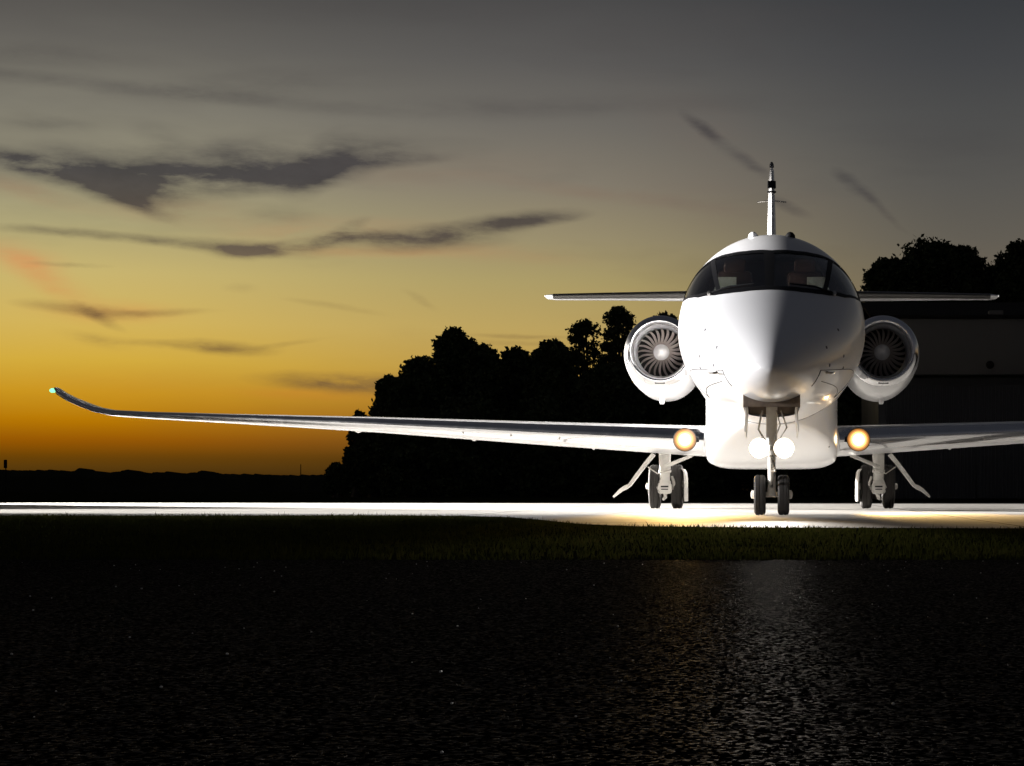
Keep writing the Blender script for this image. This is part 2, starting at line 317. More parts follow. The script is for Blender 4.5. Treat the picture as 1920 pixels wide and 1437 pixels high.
# grass strip between the road and the apron
def grass(name, x0, x1, y0, y1, n, hmin, hmax, seed, m):
    r = np.random.default_rng(seed)
    x = r.uniform(x0, x1, n); y = y0 + (y1 - y0) * r.random(n) ** 1.25
    edge = np.abs(np.sin(x * 1.7) * .22 + np.sin(x * 5.3 + 1) * .12 + np.sin(x * 17) * .07)
    k_ = (y > y0 + edge * (r.random(n) * .5 + .7)) & verge(x, y); x, y = x[k_], y[k_]; n = len(x)
    clump = .7 + .3 * np.sin(x * 3.1 + 2 * np.sin(y * 2.3)) * np.sin(y * 4.1 + x)
    h = r.uniform(hmin, hmax, n) * clump * np.where(r.random(n) > .97, 1.7, 1)
    a = r.uniform(0, 2 * np.pi, n); wd = r.uniform(.0022, .0045, n); lean = r.normal(0, .35, (n, 2)) * h[:, None]
    dxv, dyv = np.cos(a) * wd, np.sin(a) * wd; z = np.zeros(n) - .012
    P = np.stack([np.stack([x - dxv, y - dyv, z], 1), np.stack([x + dxv, y + dyv, z], 1),
                  np.stack([x + dxv * .6 + lean[:, 0] * .35, y + dyv * .6 + lean[:, 1] * .35, z + h * .6], 1),
                  np.stack([x - dxv * .6 + lean[:, 0] * .35, y - dyv * .6 + lean[:, 1] * .35, z + h * .6], 1),
                  np.stack([x + lean[:, 0], y + lean[:, 1], z + h], 1)], 1).reshape(-1, 3)
    me = bpy.data.meshes.new(name); me.vertices.add(n * 5); me.vertices.foreach_set('co', P.ravel())
    b0 = (np.arange(n) * 5)[:, None]
    loops = np.concatenate([b0 + np.array([[0, 1, 2, 3]]), b0 + np.array([[3, 2, 4]])], 1).ravel()
    me.loops.add(n * 7); me.loops.foreach_set('vertex_index', loops.astype(np.int32))
    me.polygons.add(n * 2); ls = np.stack([np.arange(n) * 7, np.arange(n) * 7 + 4], 1).ravel()
    me.polygons.foreach_set('loop_start', ls.astype(np.int32)); me.update(calc_edges=True); me.validate()
    me.materials.append(m); o = bpy.data.objects.new(name, me); COL.objects.link(o); return o
grm = bpy.data.materials.new('grass_blade'); grm.use_nodes = True; t = NT(grm.node_tree); t.n.clear()
g = t.new('ShaderNodeNewGeometry'); n1 = t.noise(g.outputs['Position'], 2.5, 4, .6)
c = t.ramp(n1.outputs['Fac'], [(.3, (.020, .027, .006)), (.55, (.038, .043, .011)), (.75, (.065, .06, .021))])
d1 = t.new('ShaderNodeBsdfDiffuse'); d2 = t.new('ShaderNodeBsdfTranslucent'); mx = t.new('ShaderNodeMixShader'); mx.inputs[0].default_value = .45
t.l.new(c, d1.inputs[0]); t.l.new(c, d2.inputs[0]); t.l.new(d1.outputs[0], mx.inputs[1]); t.l.new(d2.outputs[0], mx.inputs[2])
oo = t.new('ShaderNodeOutputMaterial'); t.l.new(mx.outputs[0], oo.inputs[0])
def verge(x, y): return (y < 13.35) | (y < np.interp(x, [p[0] for p in ap[1:11]], [p[1] for p in ap[1:11]]) - .05)
tag(grass('grass', -9, 4.5, 7.2, 20.3, 120000, .018, .045, 3, grm), 'short uneven green grass verge between the dark asphalt and the bright apron', 'grass', kind='stuff')

# ---------------------------------------------------------------- aircraft body shape
ST = np.array([(0, 1.43, 1.43, 1.43, 0.0), (.04, 1.53, 1.36, 1.44, .11), (.15, 1.64, 1.28, 1.45, .215), (.4, 1.80, 1.19, 1.50, .37), (.8, 1.98, 1.12, 1.58, .54), (1.3, 2.18, 1.08, 1.68, .70), (1.8, 2.38, 1.065, 1.79, .83),
    (2.3, 2.64, 1.055, 1.90, .935), (2.8, 2.90, 1.05, 1.99, 1.01), (3.3, 3.09, 1.05, 2.05, 1.055), (3.8, 3.21, 1.05, 2.09, 1.08), (4.5, 3.29, 1.05, 2.13, 1.10), (5.5, 3.31, 1.05, 2.15, 1.11), (9, 3.31, 1.05, 2.15, 1.11), (12, 3.30, 1.12, 2.18, 1.10),
    (14, 3.27, 1.45, 2.30, .98), (16, 3.20, 1.95, 2.55, .72), (18, 3.10, 2.45, 2.78, .36), (18.9, 2.98, 2.68, 2.83, .12)])
U = np.sqrt(ST[:, 0])
def pchip(xs, ys):
    h = np.diff(xs); d = np.diff(ys) / h; m = np.zeros(len(xs))
    for i in range(1, len(xs) - 1):
        if d[i - 1] * d[i] > 0:
            w1, w2 = 2 * h[i] + h[i - 1], h[i] + 2 * h[i - 1]; m[i] = (w1 + w2) / (w1 / d[i - 1] + w2 / d[i])
    m[0], m[-1] = d[0], d[-1]
    def f(x):
        i = int(min(max(np.searchsorted(xs, x) - 1, 0), len(h) - 1)); t_ = (x - xs[i]) / h[i]
        return ((1 + 2 * t_) * (1 - t_) ** 2 * ys[i] + t_ * (1 - t_) ** 2 * h[i] * m[i] + t_ * t_ * (3 - 2 * t_) * ys[i + 1] + t_ * t_ * (t_ - 1) * h[i] * m[i + 1])
    return f
PF = [pchip(U, ST[:, k]) for k in range(1, 5)]
NOSE = 18.9
def surf(s, deg, off=0.0):
    u = math.sqrt(max(s, 0)); zt, zb, zc, wd = [f(u) for f in PF]; c_ = math.cos(R(deg)); s_ = math.sin(R(deg))
    wd = max(wd, .0); x = (wd + off) * s_; z = zc + ((zt - zc + off) if c_ > 0 else (zc - zb + off)) * c_
    return (x, NOSE + s, z)
LOW = [(0, 1.80), (10.5, 1.81), (22.5, 1.86), (33, 1.96), (43.2, 2.10), (56.5, 2.42), (63, 2.72), (68, 3.05), (72, 3.45)]
TOP = [(0, 2.79), (15.8, 2.88), (26.5, 3.03), (33.8, 3.2), (44.2, 3.48), (54, 3.72), (62, 3.86), (68, 3.92), (72, 3.90)]
lo = lambda d: float(np.interp(abs(d), [p[0] for p in LOW], [p[1] for p in LOW]))
hi = lambda d: float(np.interp(abs(d), [p[0] for p in TOP], [p[1] for p in TOP]))

jet = tag(empty('private_jet', (0, 27, 0)), 'white business jet facing the camera on the lit apron, lamps blazing', 'aircraft')
# fuselage, with the windshield opening left out
SS = [0.0004] + [(.35 * (k / 14) ** 2) for k in range(1, 15)] + list(np.arange(.40, 5.5, .05)) + list(np.arange(5.5, 18.95, .3)) + [18.9]
N = 240; mb = MB(); V_ = []; F_ = []
for s in SS:
    for j in range(N): V_.append(surf(s, -180 + j * 360 / N))
for i in range(len(SS) - 1):
    for j in range(N):
        dm = -180 + (j + .5) * 360 / N; sm = (SS[i] + SS[i + 1]) / 2
        if abs(dm) < 71 and lo(dm) + .035 < sm < hi(dm) - .035: continue
        if abs(dm) > 120 and .72 < sm < 2.5 and abs(surf(sm, dm)[0]) < .25 + .02 * math.sin((sm - .72) * 1.7): continue
        a, b_ = i * N + j, i * N + (j + 1) % N; F_.append((a, b_, b_ + N, a + N))
F_.append(tuple(range(N))[::-1]); F_.append(tuple((len(SS) - 1) * N + j for j in range(N)))
fus = mk('fuselage', V_, F_, M['paint'], jet, sharp=60)
def patch(d0, d1, f0, f1, nd, ns, off, name, m, parent, thick=0):
    V_, F_ = [], []
    for i in range(nd + 1):
        d = d0 + (d1 - d0) * i / nd; a, b_ = f0(d), f1(d)
        for k in range(ns + 1): V_.append(surf(a + (b_ - a) * k / ns, d, off))
    for i in range(nd):
        for k in range(ns):
            a = i * (ns + 1) + k; F_.append((a, a + ns + 1, a + ns + 2, a + 1))
    if thick:
        n0 = len(V_); V_ += [(x * (1 - thick), y + thick, z - (z - 2.2) * thick) for x, y, z in V_]
        F_ += [tuple(q + n0 for q in f)[::-1] for f in F_]
        bd = [i * (ns + 1) for i in range(nd + 1)] + [nd * (ns + 1) + k for k in range(1, ns + 1)] + [i * (ns + 1) + ns for i in range(nd - 1, -1, -1)] + [k for k in range(ns - 1, 0, -1)]
        for q in range(len(bd)):
            a, b_ = bd[q], bd[(q + 1) % len(bd)]; F_.append((b_, a, a + n0, b_ + n0))
    return mk(name, V_, F_, m, parent, sharp=50)
def merge(objs, name):
    mb = MB(); m = objs[0].data.materials[0]; par = objs[0].parent
    for o in objs: mb.add([v.co[:] for v in o.data.vertices], [tuple(p.vertices) for p in o.data.polygons]); bpy.data.objects.remove(o)
    return mb.build(name, m, par, sharp=50)
fr = [patch(-71, 71, lambda d: lo(d) - .03, lambda d: lo(d) + .085, 100, 3, .006, 'a', M['frame'], fus, .004),
      patch(-71, 71, lambda d: hi(d) - .07, lambda d: hi(d) + .03, 100, 3, .006, 'a', M['frame'], fus, .004)]
for d, wd in ((-1.5, 3.2), (39, 1.7), (-39, 1.7), (70, 1.6), (-70, 1.6)):
    fr.append(patch(d - wd, d + wd, lambda q: lo(q) + .05, lambda q: hi(q) - .04, 6, 24, .005, 'a', M['frame'], fus, .004))
merge(fr, 'windshield_frame')
for a, b_ in ((-69, -39.5), (-38.5, -2), (-1, 38.5), (39.5, 69)):
    patch(a, b_, lambda d: lo(d) + .02, lambda d: hi(d) - .02, 24, 20, -.002, 'windshield_pane', M['glass'], fus, .006)
# cockpit behind the glass
cb = MB(); cb.add([(-.9, 23.4, 1.6), (.9, 23.4, 1.6), (.9, 23.4, 2.6), (.55, 23.4, 3.0), (-.55, 23.4, 3.0), (-.9, 23.4, 2.6)], [(0, 1, 2, 3, 4, 5)]); 
cb.box((0, 22.0, 1.85), (1.1, 1.5, .5), .05)
cb.build('cockpit_lining', M['cabin'], jet, sharp=30)
for s in (-1, 1):
    q = MB(); q.box((s * .40 - .02, 22.25, 2.46), (.40, .16, .56), .05); q.box((s * .40 - .02, 22.22, 2.80), (.25, .12, .18), .04); q.build('seat', M['seat'], jet)
    q = MB(); q.loft([[(s * .66, 22.1, 2.50), (s * .40, 22.1, 2.57), (s * .40, 22.1, 2.66), (s * .60, 22.1, 2.66)][::s], [(s * .66, 22.14, 2.50), (s * .40, 22.14, 2.57), (s * .40, 22.14, 2.66), (s * .60, 22.14, 2.66)][::s]])
    q.build('cream_panel', M['cream'], jet, smooth=False)  # cream wedge standing behind the glass on each side
for (x, y, z) in ((-.45, 24.0, .98), (-.47, 24.05, .86), (.68, 24.2, .92), (.70, 24.3, .80), (-.30, 23.75, 1.02)):
    q = MB(); q.box((x, y - .06, z), (.035, .03, .022), .006); q.build('drain_vent', M['dot'], jet)
# small things on the skin
for (s, d) in ((1.47, 67.2), (.88, 76), (1.48, 96), (.95, 100), (1.6, 108)):
    for sg in (-1, 1):
        p = Vector(surf(s, sg * d)); p2 = Vector(surf(s, sg * d, .05)); nrm = (p2 - p + Vector((0, -.03, 0))).normalized()
        q = MB(); q.lathe([(-.01, .014), (.004, .017), (.007, .010), (.007, .0)], p, nrm, 12, True); q.build('static_port', M['dot'], fus)
for sg in (-1, 1):
    p = Vector(surf(.9, sg * 108)); q = MB()
    q.tube([p, p + Vector((sg * .05, -.01, -.01)), p + Vector((sg * .08, -.05, -.01)), p + Vector((sg * .08, -.20, -.01))], [.016, .012, .011, .006], 8); q.build('pitot_tube', M['steel'], jet)
    p = Vector(surf(3.9, sg * 11.5)); q = MB(); q.lathe([(-.02, .06), (.02, .055), (.05, .03), (.06, .0)], p, (0, 0, 1), 16, True); q.build('crown_antenna', M['paint'] if sg < 0 else M['frame'], jet)
# wipers
for sg in (-1, 1):
    q = MB(); q.tube([surf(lo(sg * 45) + .03, sg * 46, .02), surf(lo(sg * 30) + .09, sg * 30, .03), surf(lo(sg * 12) + .10, sg * 12, .03)], [.014, .01, .007], 8); q.build('wiper', M['frame'], fus)
    q = MB(); q.lathe([(0, .03), (.03, .022), (.035, 0)], surf(lo(sg * 45) + .03, sg * 46, .01), (sg * .5, -.7, .5), 12, True); q.build('wiper_pivot', M['steel'], fus)
# panel seams round the lower nose
def seam(path, name='door_seam', off=.002, r=.004, m='seam'):
    q = MB(); q.tube([surf(s, d, off) for s, d in path], r, 6); return q.build(name, M[m], fus)
for sg in (-1, 1):
    seam([(s, sg * (104 + 6 * (s - .7))) for s in np.linspace(.7, 3.2, 14)])
    seam([(s, sg * (118 + 8 * (s - .7))) for s in np.linspace(.9, 3.2, 14)])
    seam([(3.2, sg * d) for d in np.linspace(119, 138, 8)])
    seam([(.7, sg * d) for d in np.linspace(104, 128, 10)], r=.004)
seam([(4.6, d) for d in np.linspace(-178, 178, 60)], r=.003)

# belly fairing under the wing
q = MB(); rings = []
for (y, hw, zb, zt) in ((23.5, .30, 1.05, 1.30), (23.7, .55, .92, 1.35), (24.0, .70, .80, 1.40), (24.5, .80, .68, 1.45), (25.1, .84, .60, 1.5), (26, .86, .56, 1.5), (28, .86, .56, 1.5), (30, .80, .62, 1.5), (31.5, .66, .80, 1.5), (33, .40, 1.1, 1.5)):
    rg = []
    for k in range(33):
        a = -math.pi / 2 - math.pi * (k / 32 - .5)*2 * .5
        c_, s_ = math.cos(a), math.sin(a)
        x = hw * math.copysign(abs(c_) ** .34, c_); dz_ = abs(s_) ** .75
        rg.append((x, y, zb + .16 * hw / .86 * (1 - dz_) ** 1.0 + (0)))
    rg = [(-hw, y, zt)] + rg[::-1] + [(hw, y, zt)] if rg[0][0] > 0 else [(-hw, y, zt)] + rg + [(hw, y, zt)]
    rings.append(rg)
q.loft(rings); q.build('belly_fairing', M['paint'], jet, sharp=50)
# nose bay and doors
q = MB(); X0, Y0, Y1, Z0, Z1 = .285, NOSE + .68, NOSE + 2.55, 1.03, 1.52
q.add([(sx * X0, yy, zz) for zz in (Z0 + .06, Z1) for yy in (Y0, Y1) for sx in (-1, 1)], [(0, 1, 5, 4), (3, 2, 6, 7), (2, 0, 4, 6), (1, 3, 7, 5), (4, 5, 7, 6)])
for k in range(5): q.box((0, Y0 + .25 + .33 * k, Z1 - .06), (.54, .03, .10), .008)
for sx in (-1, 1): q.tube([(sx * .2, Y0 + .05, 1.3), (sx * .22, Y0 + .8, 1.25), (sx * .2, Y1 - .1, 1.3)], .018, 6)
q.build('nose_gear_bay', M['bay'], jet)

# ---------------------------------------------------------------- wings
def foil(n=18):
    xs = [(1 - math.cos(math.pi * k / n)) / 2 for k in range(n + 1)]
    yt = lambda x: 5 * (.2969 * math.sqrt(x) - .126 * x - .3516 * x * x + .2843 * x ** 3 - .1015 * x ** 4)
    up = [(x, yt(x)) for x in xs]; dn = [(x, -yt(x)) for x in xs]
    return up[::-1] + dn[1:]        # trailing edge over the top to the nose and back below
def wing_rings(stn, sg, sel=None, grow=0.0):
    rings = []
    for i, (x, y, ch, z, th) in enumerate(stn):
        a = stn[max(i - 1, 0)]; b_ = stn[min(i + 1, len(stn) - 1)]
        ang = math.atan2(b_[3] - a[3], b_[0] - a[0])
        pts = []
        for (cx, cz) in foil():
            if sel and cx > sel: continue
            hgt = cz * th + (grow if cz > 0 else -grow if cz < 0 else 0)
            px_ = x - math.sin(ang) * hgt; pz = z + math.cos(ang) * hgt
            pts.append((sg * px_, y + cx * ch - (grow if cx < .002 else 0), pz))
        rings.append(pts)
    return rings
WST = [(.55, 25.85, 3.6, .915, .44), (.9, 26.0, 3.4, .935, .42), (3.28, 26.9, 2.6, 1.065, .325), (5.7, 27.9, 1.95, 1.21, .225), (8.0, 28.8, 1.5, 1.325, .145), (9.4, 29.35, 1.25, 1.395, .11), (10.0, 29.6, 1.12, 1.435, .10), (10.3, 29.73, 1.0, 1.49, .095),
       (10.55, 29.85, .88, 1.575, .09), (10.8, 30.0, .72, 1.67, .085), (10.98, 30.14, .56, 1.76, .075), (11.08, 30.28, .36, 1.835, .05)]
for sg in (-1, 1):
    q = MB(); q.loft(wing_rings(WST, sg)); wg = q.build('wing', M['paint'], jet, sharp=50)
    q = MB(); q.loft(wing_rings(WST[1:], sg, .10, .004), cap=False, closed=False); q.build('leading_edge', M['chrome'], wg, sharp=80)
    q = MB(); q.lathe([(-.05, .035), (0, .035), (.025, .022), (.032, 0)], (sg * 11.10, 30.26, 1.80), (sg * .6, -.8, -.1), 14, True); q.build('navigation_light', M['navg'] if sg < 0 else M['navc'], wg)
    # landing lamp in the wing root
    q = MB(); q.lathe([(.09, .02), (.02, .150), (0, .158), (-.008, .150)], (sg * 1.15, 26.0, .93), (0, 1, 0), 24); q.build('lamp_housing', M['cavity'], wg)
    q = MB(); q.lathe([(0, .148), (-.02, .11), (-.032, .06), (-.036, .0)], (sg * 1.15, 25.99, .93), (0, 1, 0), 24, True); q.build('landing_light', M['lampy'], wg)
    for x in (2.6, 4.4, 6.2):
        y = np.interp(x, [s[0] for s in WST], [s[1] for s in WST]); ch = np.interp(x, [s[0] for s in WST], [s[2] for s in WST]); z = np.interp(x, [s[0] for s in WST], [s[3] for s in WST]); th = np.interp(x, [s[0] for s in WST], [s[4] for s in WST])
        q = MB(); q.tube([(sg * x, y + ch * .55, z - th * .40), (sg * x, y + ch * .72, z - th * .42), (sg * x, y + ch * .95, z - th * .22), (sg * x, y + ch * 1.08, z - .02)], [.008, .028, .028, .006], 12); q.build('flap_track', M['paint'], wg)
    for k, x in enumerate((2.9, 3.6, 4.3, 7.1, 8.3, 8.7)):
        y = np.interp(x, [s[0] for s in WST], [s[1] for s in WST]); z = np.interp(x, [s[0] for s in WST], [s[3] for s in WST]); th = np.interp(x, [s[0] for s in WST], [s[4] for s in WST])
        q = MB(); q.lathe([(0, .014), (.015, .01), (.018, 0)], (sg * x, y + .05, z - th * .22), (0, -.8, -.5), 8, True); q.build('glint_stud', M['steel'], wg)  # studs added for the bright dots glinting along the leading edge
# tailplane and fin
HST = [(.05, 35.2, 1.8, 3.80, .15), (1.6, 35.75, 1.45, 3.85, .14), (3.0, 36.3, 1.1, 3.885, .115), (4.1, 36.75, .85, 3.91, .10), (4.25, 36.85, .7, 3.915, .06)]
for sg in (-1, 1):
    q = MB(); q.loft(wing_rings(HST, sg)); hs = q.build('horizontal_stabilizer', M['paint'], jet, sharp=50)
    q = MB(); q.loft(wing_rings(HST[:-1], sg, .22, .003), cap=False, closed=False); q.build('shade_boot', M['boot'], hs, sharp=80)  # wide dark boot added so the tailplane looks unlit
    q = MB(); q.lathe([(-.02, .02), (.015, .02), (.025, 0)], (sg * 4.25, 36.9, 3.915), (sg * .4, -1, 0), 10, True); q.build('navigation_light', M['navc'] if sg > 0 else M['dot'], hs)
q = MB(); rings = []
for (z, y, ch, th) in ((2.9, 32.6, 4.4, .26), (3.3, 33.4, 3.9, .25), (4.0, 34.4, 3.1, .21), (5.0, 35.6, 2.2, .165), (6.0, 36.7, 1.45, .115), (6.33, 37.05, 1.2, .09), (6.40, 37.2, .9, .03)):
    rings.append([(cz * th, y + cx * ch, z) for cx, cz in foil()])
q.loft(rings); fin = q.build('vertical_fin', M['paint'], jet, sharp=50)
q = MB(); q.loft([[(cz * th * 1.25, y - .02 + cx * ch * .12, z) for cx, cz in foil()] for z, y, ch, th in ((5.90, 36.58, 1.5, .13), (6.06, 36.76, 1.4, .125))]); q.build('dark_band', M['frame'], fin, sharp=50)
q = MB(); q.loft([[(cz * th * 1.3, y - .02 + cx * ch * .12, z) for cx, cz in foil()] for z, y, ch, th in ((5.80, 36.46, 1.5, .13), (5.83, 36.50, 1.4, .13))]); q.build('dark_band', M['frame'], fin, sharp=50)
q = MB(); q.lathe([(0, .045), (.06, .04), (.10, .02), (.11, 0)], (0, 37.25, 6.39), (0, 0, 1), 14, True); q.build('beacon', M['dot'], fin)
q = MB(); q.tube([(-.27, 36.9, 5.68), (0, 36.7, 5.68), (.27, 36.9, 5.68)], .014, 8); q.build('antenna', M['steel'], fin)

# ---------------------------------------------------------------- engines
def engine(sg):
    cx, cz, y0 = sg * 1.71, 2.40, 30.0
    # nacelle: egg-shaped, drooping below
    q = MB(); rings = []
    for (dy_, w_, up, dn) in ((.0, .475, .475, .475), (.03, .50, .50, .50), (.10, .53, .515, .535), (.3, .565, .53, .585), (.7, .60, .545, .65), (1.2, .615, .55, .69), (1.9, .61, .55, .70), (2.7, .56, .52, .64), (3.4, .48, .46, .52), (4.0, .40, .38, .42)):
        rings.append([(cx + w_ * math.cos(a), y0 + dy_, cz + (up if math.sin(a) > 0 else dn) * math.sin(a)) for a in [k * 2 * math.pi / 64 for k in range(64)]])
    q.loft(rings, cap=False); nac = q.build('engine_nacelle', M['paint'], jet, sharp=50)
    q = MB(); q.lathe([(.16, .548), (.085, .532), (.03, .508), (0, .480), (-.012, .462), (-.005, .444), (.03, .424), (.09, .408)], (cx, y0 - .003, cz), (0, 1, 0), 72); q.build('inlet_lip', M['chrome'], nac, sharp=80)
    q = MB(); q.lathe([(.088, .4085), (.25, .385), (.45, .378), (.62, .378)], (cx, y0, cz), (0, 1, 0), 64); q.build('inlet_duct', M['inlet'], nac, sharp=80)
    q = MB(); q.lathe([(.62, .376), (.66, .0)], (cx, y0, cz), (0, 1, 0), 48, True); q.build('fan_case', M['cavity'], nac)
    q = MB(); fy = y0 + .42
    for k in range(24):
        a0 = k * 2 * math.pi / 24; r0 = []; r1 = []
        for i in range(8):
            tt = i / 7; r = .115 + .255 * tt; a = a0 - .16 * math.sin(tt * 2.4) * 1.0 + .10 * tt; tw = R(28 + 34 * tt); c_ = .040 + .032 * tt
            for lst, sgn in ((r0, -1), (r1, 1)):
                da = sgn * c_ * math.cos(tw) / r * .5; yy = fy - sgn * c_ * math.sin(tw) * .9
                lst.append((cx + r * math.cos(a + da), yy, cz + r * math.sin(a + da)))
        th = .004
        v = r0 + r1 + [(x, y + th, z) for x, y, z in r0] + [(x, y + th, z) for x, y, z in r1]; f = []
        for i in range(7): f += [(i, i + 1, i + 9, i + 8), (i + 16, i + 24, i + 25, i + 17)]
        q.add(v, f)
    q.build('fan', M['blade'], nac, sharp=60)
    q = MB(); q.lathe([(-.24, .0001), (-.235, .022), (-.20, .055), (-.13, .095), (-.05, .122), (.06, .128)], (cx, fy, cz), (0, 1, 0), 40); q.build('spinner', M['spin'], nac, sharp=60)
    q = MB(); q.box((cx, y0 + .028, cz - .497), (.16, .03, .022), .008); q.build('inlet_vent', M['seam'], nac)
    q = MB(); q.loft([[(cx + .03 * sg + r * math.cos(a), 31.2 + 1.8 * r * math.sin(a), z) for a in [k * math.pi / 6 for k in range(12)]] for z, r in ((1.75, .05), (1.66, .042), (1.63, .03))]); q.build('drain_mast', M['paint'], nac)
    q = MB(); q.lathe([(-.01, .016), (.012, .016), (.014, 0)], (cx - sg * .42, 30.42, cz - .31), (-sg * .5, -.5, -.6), 10, True); q.build('latch', M['dot'], nac)
    # pylon
    q = MB(); q.loft([[(x, y + cx_ * ch, z + cz_ * .22) for cx_, cz_ in foil()] for x, y, ch, z in ((sg * .85, 30.9, 2.8, 2.35), (sg * 1.30, 31.0, 2.5, 2.38))]); q.build('engine_pylon', M['paint'], jet, sharp=50)
for sg in (-1, 1): engine(sg)

# ---------------------------------------------------------------- landing gear
def wheel(parent, x, y, r, wd, sg):
    tp = [(-wd / 2 * .72, r * .60), (-wd / 2 * .98, r * .72), (-wd / 2, r * .84), (-wd / 2 * .82, r * .95), (-wd / 2 * .5, r * .995)]
    for gx in (-.30, 0, .30): tp += [(wd * (gx - .05), r), (wd * (gx - .025), r * .975), (wd * (gx + .025), r * .975), (wd * (gx + .05), r)]
    tp += [(wd / 2 * .82, r * .95) if 0 else (wd / 2 * .88, r * .94), (wd / 2, r * .84), (wd / 2 * .98, r * .72), (wd / 2 * .72, r * .60)]
    q = MB(); q.lathe(tp, (x, y, r - .004), (1, 0, 0), 40); q.build('tyre', M['tyre'], parent, sharp=50)
    q = MB(); q.lathe([(-wd * .40, .0), (-wd * .46, r * .12), (-wd * .44, r * .2), (-wd * .26, r * .3), (-wd * .30, r * .52), (-wd * .40, r * .62), (wd * .40, r * .62), (wd * .30, r * .52), (wd * .26, r * .3), (wd * .44, r * .2), (wd * .46, r * .12), (wd * .40, .0)], (x, y, r - .004), (1, 0, 0), 32); q.build('wheel_hub', M['alu'], parent)
    q = MB(); q.lathe([(0, .05), (.05 , .045), (.06, .02), (.06, 0)], (x + sg * wd * (.46 if r > .3 else .30), y, r), (sg, 0, 0), 14, True); q.build('hub_cap', M['alu'], parent)
for sg in (-1, 1):
    y = 28.75; x = sg * 1.545
    q = MB(); q.loft([[(x + dx_ * w_, y - .35 + dy_ * w_ * .8 + (z < .45) * .0, z) for dx_, dy_ in [(math.cos(k * math.pi / 8), math.sin(k * math.pi / 8)) for k in range(16)]] for z, w_ in ((.80, .088), (.56, .082), (.55, .092), (.52, .092), (.51, .075), (.40, .073), (.395, .085), (.36, .088))])
    gear = q.build('main_gear', M['alu'], jet, sharp=40)
    q = MB(); q.box((x, y - .36, .29), (.20, .14, .16), .035); q.box((x, y - .20, .33), (.12, .42, .12), .03); q.build('trailing_link', M['alu'], gear)
    q = MB(); q.box((x, y - .432, .315), (.11, .012, .022), .004); q.box((x, y - .432, .275), (.10, .012, .014), .004); q.build('link_recess', M['seam'], gear)
    q = MB(); q.tube([(x + sg * -.01, y - .36, .22), (x - sg * .005, y - .36, .16), (x + sg * .03, y - .2, .13)], [.045, .028, .02], 10); q.tube([(x - .19, y, .32), (x + .19, y, .32)], .035, 12); q.build('axle', M['alu'], gear)
    for k in (-1, 1): wheel(gear, x + k * .163, y, .32, .165, k)
    # drag brace running inboard, hydraulic lines
    q = MB(); q.tube([(x + 0 * sg, y - .45, .60), (sg * 1.12, y - .9, .76)], [.028, .024], 10); q.build('side_brace', M['alu'], gear)
    q = MB(); q.tube([(x - sg * .09, y - .42, .56), (x + sg * .10, y - .44, .50), (x + sg * .22, y - .40, .58), (x + sg * .25, y - .3, .60)], .009, 6); q.tube([(x + sg * .05, y - .44, .45), (x + sg * .11, y - .44, .30), (x + sg * .06, y - .42, .20)], .008, 6); q.build('brake_line', M['steel'], gear)
    q = MB(); q.tube([(x - sg * .10, y - .33, .46), (x + sg * -.13, y - .3, .36), (x - sg * .11, y - .3, .27)], [.02, .03, .018], 8); q.build('torque_link', M['steel'], gear)
    # outboard gear door, seen edge on
    dp = [(x + sg * .16, .78), (x + sg * .26, .66), (x + sg * .41, .46), (x + sg * .50, .335), (x + sg * .56, .30), (x + sg * .62, .265), (x + sg * .73, .165)]
    wds = [.022, .022, .022, .020, .030, .024, .012]; fr_, bk = [], []; rings = []
    for i, (dxp, dzp) in enumerate(dp):
        a = dp[max(0, i - 1)]; b_ = dp[min(len(dp) - 1, i + 1)]; dv = Vector((b_[0] - a[0], 0, b_[1] - a[1])).normalized(); nv = Vector((-dv.z, 0, dv.x)) * wds[i]
        ln_ = .42 - .05 * i
        rings.append([(dxp - nv.x, y - .6, dzp - nv.z), (dxp + nv.x, y - .6, dzp + nv.z), (dxp + nv.x, y - .6 + ln_, dzp + nv.z), (dxp - nv.x, y - .6 + ln_, dzp - nv.z)])
    q = MB(); q.loft(rings); q.build('gear_door', M['alu'], gear, sharp=60)
    # inboard curved door behind the inner wheel
    dp = [(sg * 1.29, .57), (sg * 1.262, .52), (sg * 1.252, .40), (sg * 1.25, .10)]
    q = MB(); q.loft([[(a - .012, y - .38, b_), (a + .012, y - .38, b_), (a + .012, y + .35, b_), (a - .012, y + .35, b_)] for a, b_ in dp]); q.build('wheel_fairing', M['alu'], gear, sharp=60)
# nose gear
y = 20.9
q = MB(); q.loft([[(math.cos(k * math.pi / 8) * w_, y - .1 + math.sin(k * math.pi / 8) * w_, z) for k in range(16)] for z, w_ in ((1.15, .06), (.72, .058), (.70, .068), (.62, .068), (.61, .042), (.30, .042), (.20, .05))])
ng = q.build('nose_gear', M['alu'], jet, sharp=40)
q = MB(); q.tube([(-.13, y, .212), (.13, y, .212)], .028, 12); q.build('axle', M['alu'], ng)
q = MB(); q.tube([(.0, y - .17, .62), (.02, y - .30, .46), (.0, y - .12, .28)], [.022, .028, .020], 8); q.build('torque_link', M['steel'], ng)
for k in (-1, 1): wheel(ng, k * .125, y, .212, .125, k)
q = MB(); q.tube([(0, y - .1, .95), (0, y + .75, 1.15)], .028, 10); q.build('drag_brace', M['alu'], ng)
q = MB(); q.box((0, y - .22, .70), (.42, .04, .05), .01); q.build('lamp_bracket', M['alu'], ng)
